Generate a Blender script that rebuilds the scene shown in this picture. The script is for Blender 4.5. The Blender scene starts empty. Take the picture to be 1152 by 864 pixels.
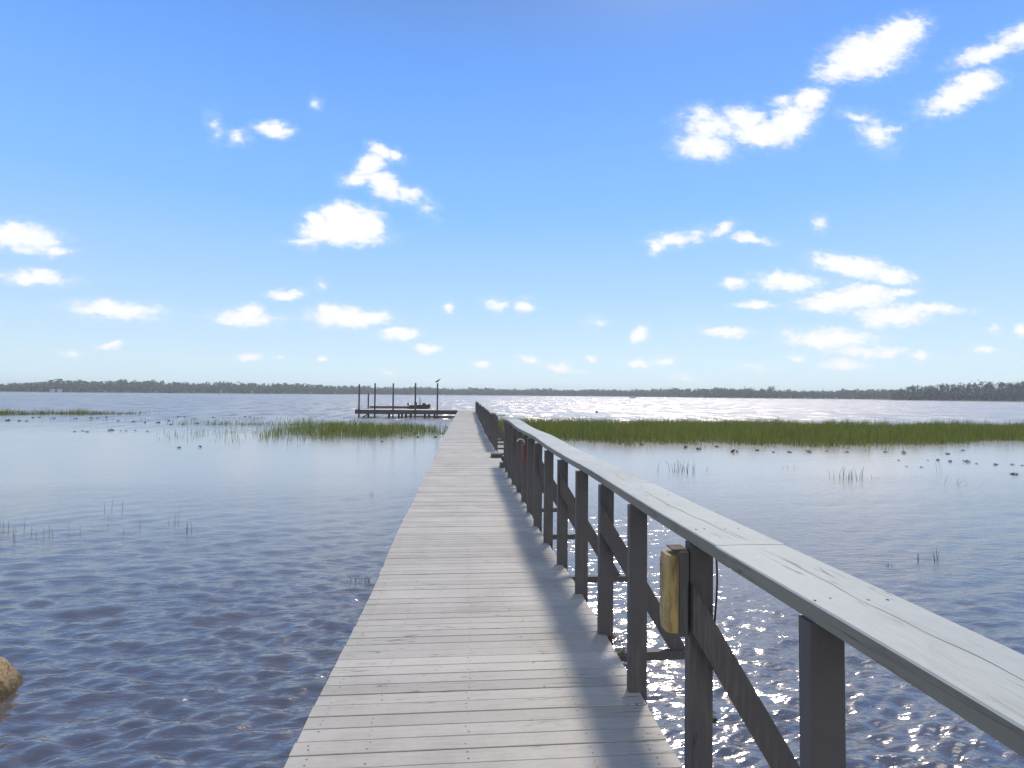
import bpy, math, random
import numpy as np
from mathutils import Matrix, Vector, Euler

R = math.radians
random.seed(7)
rng = np.random.default_rng(11)
scene = bpy.context.scene
COL = scene.collection

# ------------------------------------------------------------------ camera
F = 620.0            # focal length in photo pixels (photo is 1152 wide)
WATER = 0.0
DECK = 0.70
EYE = 2.15
YAW, PITCH, ROLL = R(4.8), R(1.1), R(0.5)
cam_d = bpy.data.cameras.new('camera')
cam = bpy.data.objects.new('camera', cam_d)
COL.objects.link(cam)
cam_d.sensor_width = 36.0
cam_d.lens = 36.0 * F / 1152.0
cam_d.clip_start = 0.05
cam_d.clip_end = 20000
M = Matrix.Rotation(-YAW, 4, 'Z') @ Matrix.Rotation(R(90) + PITCH, 4, 'X') @ Matrix.Rotation(ROLL, 4, 'Z')
M.translation = Vector((0, 0, EYE))
cam.matrix_world = M
scene.camera = cam
MR = M.to_3x3()


def ray(px, py):
    return (MR @ Vector(((px - 576) / F, -(py - 432) / F, -1))).normalized()


def on_water(px, py, z=WATER):
    d = ray(px, py)
    t = (z - EYE) / d.z
    return Vector((0, 0, EYE)) + d * t


# ------------------------------------------------------------------ object helpers
def link(o, parent=None):
    COL.objects.link(o)
    if parent is not None:
        o.parent = parent
    return o


def tag(o, label=None, cat=None, group=None, kind=None):
    if label: o['label'] = label
    if cat: o['category'] = cat
    if group: o['group'] = group
    if kind: o['kind'] = kind
    return o


def empty(name, loc=(0, 0, 0), rz=0):
    o = bpy.data.objects.new(name, None)
    o.empty_display_size = 0.2
    o.location = loc
    o.rotation_euler = (0, 0, rz)
    return link(o)


def copy_tree(o, parent=None):
    c = o.copy()
    COL.objects.link(c)
    if parent is not None:
        c.parent = parent
    for ch in [x for x in bpy.data.objects if x.parent == o]:
        copy_tree(ch, c)
    return c


class MB:
    """collects verts and faces and links them as one mesh object"""
    def __init__(s):
        s.v = []; s.f = []; s.m = []

    def add(s, vs, fs, mi=0):
        n = len(s.v)
        s.v += [tuple(v) for v in vs]
        s.f += [tuple(i + n for i in f) for f in fs]
        s.m += [mi] * len(fs)
        return s

    def hexa(s, c8, mi=0):
        """bottom 4 ccw then top 4 ccw"""
        return s.add(c8, [(0, 3, 2, 1), (4, 5, 6, 7), (0, 1, 5, 4), (1, 2, 6, 5), (2, 3, 7, 6), (3, 0, 4, 7)], mi)

    def box(s, x0, x1, y0, y1, z0, z1, mi=0, ch=0.0):
        if ch <= 0:
            return s.hexa([(x0, y0, z0), (x1, y0, z0), (x1, y1, z0), (x0, y1, z0),
                           (x0, y0, z1), (x1, y0, z1), (x1, y1, z1), (x0, y1, z1)], mi)
        # chamfered on the vertical edges and the top edge
        def ring(x0, x1, y0, y1, z, c):
            return [(x0 + c, y0, z), (x1 - c, y0, z), (x1, y0 + c, z), (x1, y1 - c, z),
                    (x1 - c, y1, z), (x0 + c, y1, z), (x0, y1 - c, z), (x0, y0 + c, z)]
        vs = ring(x0, x1, y0, y1, z0, ch) + ring(x0, x1, y0, y1, z1 - ch, ch) + ring(x0 + ch, x1 - ch, y0 + ch, y1 - ch, z1, ch * .6)
        fs = [tuple(range(7, -1, -1)), tuple(range(16, 24))]
        for b in (0, 8):
            for i in range(8):
                j = (i + 1) % 8
                fs.append((b + i, b + j, b + 8 + j, b + 8 + i))
        return s.add(vs, fs, mi)

    def beam(s, a, b, w, t, up=(0, 0, 1), mi=0):
        """box from a to b, w across (perp to up), t along up"""
        a = Vector(a); b = Vector(b); d = (b - a).normalized()
        side = d.cross(Vector(up)).normalized(); u = side.cross(d).normalized()
        c = []
        for p in (a, b):
            c.append([p - side * w / 2 - u * t / 2, p + side * w / 2 - u * t / 2, p + side * w / 2 + u * t / 2, p - side * w / 2 + u * t / 2])
        A, B = c
        return s.add(A + B, [(0, 1, 2, 3), (7, 6, 5, 4), (0, 4, 5, 1), (1, 5, 6, 2), (2, 6, 7, 3), (3, 7, 4, 0)], mi)

    def tube(s, pts, rad, n=8, mi=0, cap=True):
        pts = [Vector(p) for p in pts]
        if not hasattr(rad, '__len__'): rad = [rad] * len(pts)
        vs = []
        for i, p in enumerate(pts):
            d = (pts[min(i + 1, len(pts) - 1)] - pts[max(i - 1, 0)]).normalized()
            a = d.cross(Vector((0, 0, 1)) if abs(d.z) < .9 else Vector((1, 0, 0))).normalized()
            b = d.cross(a)
            for k in range(n):
                t = 2 * math.pi * k / n
                vs.append(p + (a * math.cos(t) + b * math.sin(t)) * rad[i])
        fs = []
        for i in range(len(pts) - 1):
            for k in range(n):
                k2 = (k + 1) % n
                fs.append((i * n + k, i * n + k2, (i + 1) * n + k2, (i + 1) * n + k))
        if cap:
            fs.append(tuple(range(n - 1, -1, -1)))
            fs.append(tuple((len(pts) - 1) * n + k for k in range(n)))
        return s.add(vs, fs, mi)

    def build(s, name, mats, parent=None, smooth=False):
        me = bpy.data.meshes.new(name)
        me.from_pydata(s.v, [], s.f)
        if not isinstance(mats, (list, tuple)): mats = [mats]
        for m in mats: me.materials.append(m)
        if len(mats) > 1: me.polygons.foreach_set('material_index', s.m)
        if smooth: me.polygons.foreach_set('use_smooth', [True] * len(me.polygons))
        me.update()
        o = bpy.data.objects.new(name, me)
        return link(o, parent)


def np_mesh(name, V, Fa, mat, smooth=False):
    """fast mesh from arrays: V (n,3), Fa (m,k)"""
    me = bpy.data.meshes.new(name)
    k = Fa.shape[1]
    me.vertices.add(len(V)); me.vertices.foreach_set('co', V.astype(np.float32).ravel())
    me.loops.add(Fa.size); me.loops.foreach_set('vertex_index', Fa.astype(np.int32).ravel())
    me.polygons.add(len(Fa))
    me.polygons.foreach_set('loop_start', np.arange(0, Fa.size, k, dtype=np.int32))
    me.polygons.foreach_set('loop_total', np.full(len(Fa), k, dtype=np.int32))
    if smooth: me.polygons.foreach_set('use_smooth', np.ones(len(Fa), dtype=bool))
    me.materials.append(mat)
    me.update(calc_edges=True)
    me.validate()
    return me


# ------------------------------------------------------------------ materials
class NT:
    def __init__(s, name):
        s.mat = bpy.data.materials.new(name); s.mat.use_nodes = True
        s.t = s.mat.node_tree; s.n = s.t.nodes; s.l = s.t.links
        s.b = s.n['Principled BSDF']; s.out = s.n['Material Output']

    def new(s, typ, **kw):
        n = s.n.new(typ)
        for k, v in kw.items(): setattr(n, k, v)
        return n

    def lk(s, a, b): s.l.new(a, b)

    def coord(s, scale=(1, 1, 1), kind='Object'):
        tc = s.new('ShaderNodeTexCoord'); mp = s.new('ShaderNodeMapping')
        mp.inputs['Scale'].default_value = scale
        s.lk(tc.outputs[kind], mp.inputs['Vector'])
        return mp.outputs['Vector']

    def noise(s, vec, scale, detail=4, rough=.55, dist=0):
        n = s.new('ShaderNodeTexNoise')
        n.inputs['Scale'].default_value = scale; n.inputs['Detail'].default_value = detail
        n.inputs['Roughness'].default_value = rough; n.inputs['Distortion'].default_value = dist
        s.lk(vec, n.inputs['Vector'])
        return n.outputs['Fac']

    def ramp(s, fac, stops):
        r = s.new('ShaderNodeValToRGB'); e = r.color_ramp.elements
        while len(e) < len(stops): e.new(.5)
        for i, (p, c) in enumerate(stops):
            e[i].position = p
            e[i].color = (c, c, c, 1) if not hasattr(c, '__len__') else (*c, 1)
        s.lk(fac, r.inputs['Fac'])
        return r.outputs['Color']

    def mix(s, fac, a, b, mode='MIX'):
        m = s.new('ShaderNodeMix', data_type='RGBA', blend_type=mode)
        for sock, v in ((m.inputs[0], fac), (m.inputs[6], a), (m.inputs[7], b)):
            if hasattr(v, 'is_output'): s.lk(v, sock)
            elif hasattr(v, '__len__'): sock.default_value = (*v, 1)
            else: sock.default_value = v
        return m.outputs[2]

    def math(s, op, a, b=0.0, c=None, clamp=False):
        m = s.new('ShaderNodeMath', operation=op); m.use_clamp = clamp
        for i, v in enumerate((a, b) if c is None else (a, b, c)):
            if hasattr(v, 'is_output'): s.lk(v, m.inputs[i])
            else: m.inputs[i].default_value = v
        return m.outputs[0]

    def bump(s, h, strength=.3, dist=.01):
        b = s.new('ShaderNodeBump'); b.inputs['Strength'].default_value = strength
        b.inputs['Distance'].default_value = dist
        s.lk(h, b.inputs['Height']); s.lk(b.outputs['Normal'], s.b.inputs['Normal'])
        return b

    def set(s, col=None, rough=None, **kw):
        if col is not None:
            if hasattr(col, 'is_output'): s.lk(col, s.b.inputs['Base Color'])
            else: s.b.inputs['Base Color'].default_value = (*col, 1)
        if rough is not None:
            if hasattr(rough, 'is_output'): s.lk(rough, s.b.inputs['Roughness'])
            else: s.b.inputs['Roughness'].default_value = rough
        for k, v in kw.items(): s.b.inputs[k].default_value = v
        return s


def painted_wood(name, base, worn, grain_axis='x', var=.12, speck=True, rough=.62, wear=.35, islands=True, bumpd=.0015):
    m = NT(name)
    sc = {'x': (1.2, 16, 16), 'y': (16, 1.2, 16), 'z': (16, 16, 1.2)}[grain_axis]
    g = m.coord(sc); p = m.coord((1, 1, 1))
    grain = m.noise(g, 4.0, 6, .65, .4)
    big = m.noise(p, 1.7, 5, .6)
    fine = m.noise(p, 38, 3, .6)
    col = m.mix(m.ramp(big, [(.35, 0), (.7, 1)]), base, [c * (1 - var) for c in base])
    if islands:
        geo = m.new('ShaderNodeNewGeometry')
        v = m.math('MULTIPLY_ADD', geo.outputs['Random Per Island'], .26, .86)
        hv = m.new('ShaderNodeHueSaturation')
        m.lk(v, hv.inputs['Value']); m.lk(col, hv.inputs['Color']); col = hv.outputs['Color']
    # worn streaks along the grain
    w = m.math('MULTIPLY', grain, big)
    wf = m.ramp(w, [(.25, 0), (.36, wear)])
    col = m.mix(wf, col, worn)
    col = m.mix(m.ramp(fine, [(.45, 0), (.8, .14)]), col, [c * .45 for c in base])
    if speck:
        vo = m.new('ShaderNodeTexVoronoi'); vo.inputs['Scale'].default_value = 9.0
        m.lk(m.coord((1, 1, 1)), vo.inputs['Vector'])
        d = m.ramp(vo.outputs['Distance'], [(.035, 1), (.075, 0)])
        gate = m.ramp(m.noise(p, 5, 2), [(.50, 0), (.55, .8)])
        col = m.mix(m.math('MULTIPLY', d, gate), col, (.045, .04, .035))
    cr = m.noise(m.coord({'x': (.5, 9, 9), 'y': (9, .5, 9), 'z': (9, 9, .5)}[grain_axis]), 2.2, 3, .5, .2)
    cr = m.math('ABSOLUTE', m.math('SUBTRACT', cr, .5))
    cg = m.math('MULTIPLY', m.ramp(cr, [(.003, 1), (.010, 0)]), m.ramp(m.noise(p, 2.6, 2), [(.50, 0), (.58, .8)]))
    col = m.mix(cg, col, [c * .22 for c in base])
    m.set(col, rough)
    h = m.math('MULTIPLY_ADD', grain, .7, m.math('MULTIPLY', fine, .3))
    m.bump(h, .6, bumpd)
    return m.mat


def plain(name, base, rough=.6, var=.25, scale=6, bump=.002, metal=0.0):
    m = NT(name); p = m.coord()
    n = m.noise(p, scale, 6, .6)
    col = m.mix(m.ramp(n, [(.3, 0), (.7, 1)]), [c * (1 - var) for c in base], [min(1, c * (1 + var)) for c in base])
    m.set(col, rough, Metallic=metal)
    m.bump(n, .5, bump)
    return m.mat


MAT = {}
MAT['deck'] = painted_wood('deck_paint', (.375, .362, .335), (.25, .23, .20), 'x', .12, True, .6, .42)
MAT['cap'] = painted_wood('cap_paint', (.335, .365, .360), (.22, .23, .21), 'y', .14, True, .55, .45, True, .003)
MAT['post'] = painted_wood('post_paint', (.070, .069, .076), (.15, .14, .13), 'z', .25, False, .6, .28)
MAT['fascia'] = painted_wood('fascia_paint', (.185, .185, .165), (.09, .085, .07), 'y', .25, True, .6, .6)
MAT['dark_wood'] = plain('dark_wet_wood', (.055, .05, .048), .7, .4, 5)
MAT['pile'] = plain('pile_wood', (.10, .085, .07), .8, .4, 7, .006)
MAT['pale_deck'] = painted_wood('dock_boards', (.50, .49, .47), (.3, .28, .25), 'y', .1, False, .6, .3, False)
MAT['metal'] = plain('dark_metal', (.05, .05, .055), .35, .3, 30, .0005, .6)
MAT['black'] = plain('black_rubber', (.012, .012, .013), .5, .3, 30, .0005)
MAT['nail'] = plain('nail_head', (.05, .035, .028), .6, .4, 80, .0004, .3)
MAT['debris'] = plain('dead_stalk', (.10, .085, .055), .85, .4, 20)
MAT['red'] = plain('faded_red', (.11, .030, .026), .5, .3, 20)
MAT['white'] = plain('white_paint', (.55, .54, .52), .5, .05, 10)
MAT['roof'] = plain('grey_roof', (.16, .15, .15), .8, .2, 2)
MAT['bird'] = plain('grey_feathers', (.10, .10, .11), .8, .3, 40)
MAT['cloth'] = plain('dark_cloth', (.03, .035, .05), .85, .3, 30)
MAT['skin'] = plain('tanned_skin', (.38, .22, .15), .6, .05, 30)

# yellowed plastic lens
m = NT('yellowed_plastic'); p = m.coord((10, 10, 2.2))
st = m.noise(p, 3.0, 5, .65, .5)
col = m.mix(m.ramp(st, [(.40, 0), (.68, 1)]), (.34, .26, .11), (.10, .06, .022))
m.set(col, .42, **{'Subsurface Weight': .25, 'Subsurface Radius': (.02, .014, .006)})
m.bump(m.noise(m.coord((1, 1, .15)), 90, 2), .4, .002)
MAT['lens'] = m.mat

# rock
m = NT('wet_rock'); p = m.coord()
a = m.noise(p, 3, 8, .65); b2 = m.noise(p, 22, 6, .7)
vo = m.new('ShaderNodeTexVoronoi'); vo.inputs['Scale'].default_value = 26; m.lk(p, vo.inputs['Vector'])
col = m.mix(m.ramp(a, [(.35, 0), (.65, 1)]), (.36, .26, .13), (.20, .14, .065))
col = m.mix(m.ramp(b2, [(.52, 0), (.60, .9)]), col, (.05, .035, .02))
col = m.mix(m.ramp(b2, [(.30, .75), (.40, 0)]), col, (.46, .38, .24))
sep = m.new('ShaderNodeSeparateXYZ'); m.lk(m.coord(), sep.inputs[0])
zz = m.math('ADD', sep.outputs['Z'], m.math('MULTIPLY', b2, .12))
col = m.mix(m.ramp(zz, [(.16, .85), (.26, 0)]), col, (.055, .04, .02))
m.set(col, .55)
m.bump(m.math('ADD', b2, m.math('MULTIPLY', vo.outputs['Distance'], .5)), .9, .03)
MAT['rock'] = m.mat


def foliage(name, a, b, trans=.35, scale=2.0):
    m = NT(name)
    geo = m.new('ShaderNodeNewGeometry')
    n = m.noise(m.coord(), scale, 3)
    f = m.math('ADD', m.math('MULTIPLY', geo.outputs['Random Per Island'], .6), m.math('MULTIPLY', n, .4))
    col = m.mix(m.ramp(f, [(.2, 0), (.75, 1)]), a, b)
    if name.startswith('marsh'):   # scattered dead tan stems
        r_ = m.new('ShaderNodeTexWhiteNoise', noise_dimensions='1D'); m.lk(geo.outputs['Random Per Island'], r_.inputs['W'])
        col = m.mix(m.math('GREATER_THAN', r_.outputs['Value'], .90), col, (.22, .17, .085))
    m.set(col, .6)
    if trans > 0:
        tr = m.new('ShaderNodeBsdfTranslucent'); m.lk(col, tr.inputs['Color'])
        mx = m.new('ShaderNodeMixShader'); mx.inputs[0].default_value = trans
        m.lk(m.b.outputs[0], mx.inputs[1]); m.lk(tr.outputs[0], mx.inputs[2]); m.lk(mx.outputs[0], m.out.inputs['Surface'])
    return m.mat


MAT['grass'] = foliage('marsh_grass_blades', (.050, .090, .013), (.165, .205, .038), .45, .25)
MAT['reed'] = foliage('reed_stems', (.045, .06, .02), (.09, .085, .04), .2)
MAT['float'] = foliage('floating_leaves', (.014, .020, .010), (.045, .050, .028), .1, 6)
MAT['crown'] = foliage('oak_leaves', (.036, .068, .020), (.085, .120, .038), .2, .05)
MAT['pine'] = foliage('pine_needles', (.018, .032, .014), (.045, .062, .026), .15, .1)
MAT['bark'] = plain('bark', (.12, .095, .075), .9, .3, 3, .02)
m = NT('shore_ground'); n = m.noise(m.coord(), .02, 6)
m.set(m.mix(m.ramp(n, [(.4, 0), (.6, 1)]), (.05, .06, .03), (.16, .14, .08)), .95)
MAT['shore'] = m.mat

# water
m = NT('lake_water')
P = m.coord((1, 1, 1))
sep = m.new('ShaderNodeSeparateXYZ'); m.lk(P, sep.inputs[0])
yy = sep.outputs['Y']; xx = sep.outputs['X']
far = m.ramp(m.math('MULTIPLY', yy, 1 / 80.0, clamp=True), [(0, 0.0), (.36, 0.0), (.60, 1)])      # open water beyond the grass beds
lee = m.ramp(m.math('MULTIPLY', yy, 1 / 80.0, clamp=True), [(0, 1), (.09, .95), (.20, .10), (.40, .10), (.70, 1)])
gust = m.ramp(m.noise(m.coord((.25, .9, 1)), .35, 3, .55), [(.35, .45), (.65, 1)])
f1 = m.noise(m.coord((.38, 1.5, 1)), 7.5, 3, .55, .3)
f2 = m.noise(m.coord((.7, 1.2, 1)), 26, 2, .5)
f3 = m.noise(m.coord((.45, 1.0, 1)), 1.6, 4, .6, .2)
b1 = m.new('ShaderNodeBump'); b1.inputs['Distance'].default_value = .034; m.lk(f1, b1.inputs['Height'])
m.lk(m.math('MULTIPLY', lee, gust), b1.inputs['Strength'])
b2 = m.new('ShaderNodeBump'); b2.inputs['Distance'].default_value = .004; m.lk(f2, b2.inputs['Height'])
m.lk(lee, b2.inputs['Strength']); m.lk(b1.outputs[0], b2.inputs['Normal'])
b3 = m.new('ShaderNodeBump'); b3.inputs['Distance'].default_value = .25; m.lk(f3, b3.inputs['Height'])
m.lk(far, b3.inputs['Strength']); m.lk(b2.outputs[0], b3.inputs['Normal'])
# open water: wave faces tilt the surface in irregular patches
tn = m.new('ShaderNodeTexNoise'); tn.inputs['Scale'].default_value = 1.0; tn.inputs['Detail'].default_value = 5; tn.inputs['Roughness'].default_value = .68
m.lk(m.coord((.85, .17, 1)), tn.inputs['Vector'])
sb = m.new('ShaderNodeVectorMath', operation='SUBTRACT'); m.lk(tn.outputs['Color'], sb.inputs[0]); sb.inputs[1].default_value = (.5, .5, .5)
ml = m.new('ShaderNodeVectorMath', operation='MULTIPLY'); m.lk(sb.outputs[0], ml.inputs[0]); ml.inputs[1].default_value = (2.2, 3.4, 0)
m2 = m.new('ShaderNodeVectorMath', operation='SCALE'); m.lk(ml.outputs[0], m2.inputs[0]); m.lk(far, m2.inputs['Scale'])
ad = m.new('ShaderNodeVectorMath', operation='ADD'); m.lk(b3.outputs[0], ad.inputs[0]); m.lk(m2.outputs[0], ad.inputs[1])
nm = m.new('ShaderNodeVectorMath', operation='NORMALIZE'); m.lk(ad.outputs[0], nm.inputs[0])
m.lk(nm.outputs[0], m.b.inputs['Normal'])
iorr = m.math('MULTIPLY_ADD', m.math('SUBTRACT', 1.0, lee), -.3, 3.2)
m.lk(iorr, m.b.inputs['IOR'])
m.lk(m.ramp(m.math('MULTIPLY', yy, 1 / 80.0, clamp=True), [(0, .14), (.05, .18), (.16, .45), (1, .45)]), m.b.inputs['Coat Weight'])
sheen_col = m.ramp(m.math('MULTIPLY', yy, 1 / 80.0, clamp=True), [(0, (.046, .047, .060)), (.07, (.085, .084, .096)), (.17, (.24, .235, .235)), (.40, (.24, .235, .235)), (.60, (.16, .155, .165)), (1, (.16, .155, .165))])  # body colour paled away from the near water, painting in silvery sun glare
m.set(sheen_col, m.ramp(m.math('MULTIPLY', yy, 1 / 80.0, clamp=True), [(0, .12), (.06, .12), (.17, .14), (.38, .15), (.7, .26)]), **{'Specular Tint': (1, .90, .82, 1), 'Coat Roughness': .50, 'Coat IOR': 1.5})
MAT['water'] = m.mat

# ------------------------------------------------------------------ world: sky and clouds
SUN_AZ, SUN_EL = R(24), R(52)      # azimuth clockwise from +Y, elevation
world = bpy.data.worlds.new('World'); scene.world = world; world.use_nodes = True
wt = world.node_tree; wn = wt.nodes; wl = wt.links
bg = wn['Background']; bg.inputs['Strength'].default_value = 0.10
sky = wn.new('ShaderNodeTexSky'); sky.sky_type = 'NISHITA'; sky.sun_disc = False
sky.sun_elevation = SUN_EL; sky.sun_rotation = SUN_AZ
sky.air_density = 1.0; sky.dust_density = 0.35; sky.ozone_density = 2.5; sky.altitude = 0


def wmath(op, a, b=0.0, c=None, clamp=False):
    n = wn.new('ShaderNodeMath'); n.operation = op; n.use_clamp = clamp
    for i, v in enumerate((a, b) if c is None else (a, b, c)):
        if hasattr(v, 'is_output'): wl.new(v, n.inputs[i])
        else: n.inputs[i].default_value = v
    return n.outputs[0]


def wvec(op, a, b=None, scale=None):
    n = wn.new('ShaderNodeVectorMath'); n.operation = op
    for i, v in enumerate((a, b)):
        if v is None: continue
        if hasattr(v, 'is_output'): wl.new(v, n.inputs[i])
        else: n.inputs[i].default_value = v
    if scale is not None: n.inputs['Scale'].default_value = scale
    return n


tc = wn.new('ShaderNodeTexCoord')
sp = wn.new('ShaderNodeSeparateXYZ'); wl.new(tc.outputs['Generated'], sp.inputs[0])
fy = wmath('MAXIMUM', sp.outputs['Y'], .02)
u = wmath('DIVIDE', sp.outputs['X'], fy); v = wmath('DIVIDE', sp.outputs['Z'], fy)
cv = wn.new('ShaderNodeCombineXYZ'); wl.new(u, cv.inputs[0]); wl.new(v, cv.inputs[1])
UV = cv.outputs[0]                                   # direction projected on the plane north of the pier
wnz = wn.new('ShaderNodeTexNoise'); wnz.inputs['Scale'].default_value = 26; wnz.inputs['Detail'].default_value = 4
mpn = wn.new('ShaderNodeMapping'); mpn.inputs['Scale'].default_value = (1, 1.7, 1)
wl.new(UV, mpn.inputs[0]); wl.new(mpn.outputs[0], wnz.inputs['Vector'])
off = wvec('SCALE', wvec('SUBTRACT', wnz.outputs['Color'], (.5, .5, .5)).outputs[0], scale=.028).outputs[0]
UVW = wvec('ADD', UV, off).outputs[0]

usep = wn.new('ShaderNodeSeparateXYZ'); wl.new(UVW, usep.inputs[0]); UWX, UWY = usep.outputs[0], usep.outputs[1]
# real clouds over the lake: centre and half-size (photo pixels turned into directions), tilt in degrees, thickness
CL = [
    (308, 146, 22, 10, 4, 1), (297, 142, 9, 7, 0, .9), (268, 154, 12, 7, 0, .5), (241, 142, 7, 12, -20, .35), (355, 117, 6, 7, 0, .4),
    (430, 170, 16, 8, 12, .9), (446, 174, 9, 5, 40, .7), (416, 187, 20, 13, -35, 1), (405, 200, 22, 8, -15, .8), (432, 207, 24, 14, 28, 1), (458, 217, 20, 10, 10, .7), (478, 232, 12, 8, 40, .3),
    (386, 243, 27, 17, 0, 1.3), (390, 256, 34, 16, 0, 1.5), (408, 255, 27, 19, 0, 1.3), (366, 259, 28, 15, 0, 1.1), (356, 247, 13, 10, 0, 1), (388, 266, 46, 11, 0, 1.1), (345, 271, 22, 6, 0, .6),
    (26, 267, 44, 16, 6, 1), (10, 262, 26, 12, 0, 1), (60, 281, 22, 6, 0, .6), (40, 313, 44, 8, 2, .8), (44, 308, 14, 6, 0, .8),
    (130, 349, 56, 10, 3, .95), (115, 345, 26, 8, 0, .9), (277, 358, 40, 8, 0, .85), (280, 352, 18, 9, 0, .9), (321, 332, 20, 6, -4, .95),
    (388, 358, 44, 12, 0, 1.05), (372, 352, 18, 9, 0, 1), (418, 357, 22, 8, 0, 1), (449, 376, 22, 6.5, -3, .95), (482, 391, 16, 5.5, 0, .95),
    (125, 389, 14, 4.5, 0, .85), (79, 397, 13, 4, 0, .45), (280, 401, 16, 5, 0, .75), (363, 404, 7, 4, 0, .7), (315, 401, 6, 4, 0, .4),
    (363, 321, 6, 6, 0, .55), (505, 347, 8, 6, 0, .6), (557, 343, 14, 7, 5, .6), (590, 344, 12, 7, 0, .8), (542, 409, 11, 5, 0, .8),
    (436, 418, 12, 3.5, 0, .4), (671, 362, 10, 5, 0, .3), (718, 376, 12, 8, -20, .9), (595, 405, 14, 6, 10, .65), (627, 412, 16, 5, 0, .75), (652, 417, 10, 3, 0, .4),
    (665, 403, 7, 4, 0, .7), (716, 409, 14, 5, 0, .8), (746, 405, 14, 5, 0, .75), (818, 374, 30, 5.5, 0, .8), (770, 425, 14, 4, 0, .4), (850, 415, 18, 4, 0, .35),
    (737, 277, 9, 8, 0, .8), (757, 270, 24, 9, -6, .8), (786, 266, 22, 7, -15, .45), (814, 257, 13, 6, -30, .7), (844, 269, 26, 6, 6, .75), (922, 251, 8, 7, 0, .5),
    (826, 318, 14, 7, 0, .9), (888, 317, 38, 11, 0, .95), (875, 313, 18, 8, 0, .9), (966, 302, 50, 12, 8, 1), (935, 295, 22, 8, 15, .9), (1000, 310, 32, 9, 8, .9), (851, 343, 24, 5, 0, .75),
    (952, 338, 56, 12, -5, 1.05), (975, 330, 38, 10, 0, 1), (925, 343, 26, 10, 0, .9), (1010, 332, 22, 6, -10, .8), (1006, 354, 42, 12, 0, 1), (1045, 348, 44, 6, 0, .8), (990, 360, 24, 8, 0, .8),
    (935, 381, 54, 11, -2, 1), (920, 385, 34, 7, 0, .9), (966, 395, 44, 8, 0, .6), (1000, 398, 22, 6, -8, .7), (950, 410, 28, 6, 0, .75), (895, 403, 10, 4, 0, .5),
    (1035, 400, 12, 6, 0, .8), (1108, 394, 13, 5, 0, .6), (1148, 372, 9, 7, 0, .8), (1120, 371, 8, 4, 0, .45), (885, 375, 14, 4, 0, .4),
    (976, 62, 50, 24, -18, 1.15), (945, 76, 30, 13, -20, .9), (1010, 40, 36, 18, -25, 1),
    (798, 143, 34, 17, 0, .75), (791, 128, 16, 9, 0, .6), (792, 166, 32, 14, 0, 1), (838, 135, 26, 15, 10, .95), (860, 150, 42, 15, -5, 1), (890, 137, 34, 20, -38, 1.05), (911, 112, 22, 13, -15, 1.05), (884, 114, 18, 6, -10, .5),
    (1078, 108, 44, 15, -25, 1), (1098, 94, 30, 14, -12, 1), (1110, 60, 40, 10, -18, .8), (1150, 40, 36, 12, -20, .8), (985, 150, 22, 15, 35, .6), (966, 132, 18, 6, 10, .45), (1000, 146, 14, 7, 0, .5),
]
dens = None
for (cx, cy, rx, ry, tilt, s) in CL:
    d = ray(cx, cy)
    k = 1.0 / (F * d.dot(MR @ Vector((0, 0, -1)))) * 1.0
    cu, cw = d.x / d.y, d.z / d.y
    d2 = ray(cx + 1, cy); d3 = ray(cx, cy - 1)
    sx = (d2.x / d2.y - cu); sz = (d3.z / d3.y - cw)
    mp = wn.new('ShaderNodeMapping'); mp.vector_type = 'TEXTURE'
    mp.inputs['Location'].default_value = (cu, cw, 0)
    mp.inputs['Rotation'].default_value = (0, 0, R(-tilt))
    mp.inputs['Scale'].default_value = (sx * rx * 1.18, sz * ry * 1.22, 1e7)
    if dens is None: wl.new(UVW, mp.inputs[0])
    else:   # the running density rides along in z (scaled away) so the nodes evaluate one after the other
        cc = wn.new('ShaderNodeCombineXYZ'); wl.new(UWX, cc.inputs[0]); wl.new(UWY, cc.inputs[1]); wl.new(dens, cc.inputs[2])
        wl.new(cc.outputs[0], mp.inputs[0])
    L = wvec('LENGTH', mp.outputs[0]).outputs['Value']
    dd = wmath('MULTIPLY_ADD', L, -s * 1.1, s * 1.1)
    dens = dd if dens is None else wmath('MAXIMUM', dens, dd)
n2 = wn.new('ShaderNodeTexNoise'); n2.inputs['Scale'].default_value = 46; n2.inputs['Detail'].default_value = 7; n2.inputs['Roughness'].default_value = .62
wl.new(mpn.outputs[0], n2.inputs['Vector'])
dens = wmath('ADD', dens, wmath('MULTIPLY_ADD', n2.outputs['Fac'], 1.15, -.58))
front = wmath('GREATER_THAN', sp.outputs['Y'], .05)
mr = wn.new('ShaderNodeMapRange'); mr.interpolation_type = 'SMOOTHSTEP'
mr.inputs['From Min'].default_value = -.12; mr.inputs['From Max'].default_value = .62
mr.inputs['To Max'].default_value = .97
wl.new(dens, mr.inputs['Value'])
veil = wn.new('ShaderNodeMapRange'); veil.interpolation_type = 'SMOOTHSTEP'
veil.inputs['From Min'].default_value = -.40; veil.inputs['From Max'].default_value = .35; veil.inputs['To Max'].default_value = .22
wl.new(dens, veil.inputs['Value'])
cf = wmath('MULTIPLY', wmath('MAXIMUM', mr.outputs[0], veil.outputs[0]), front)
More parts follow.
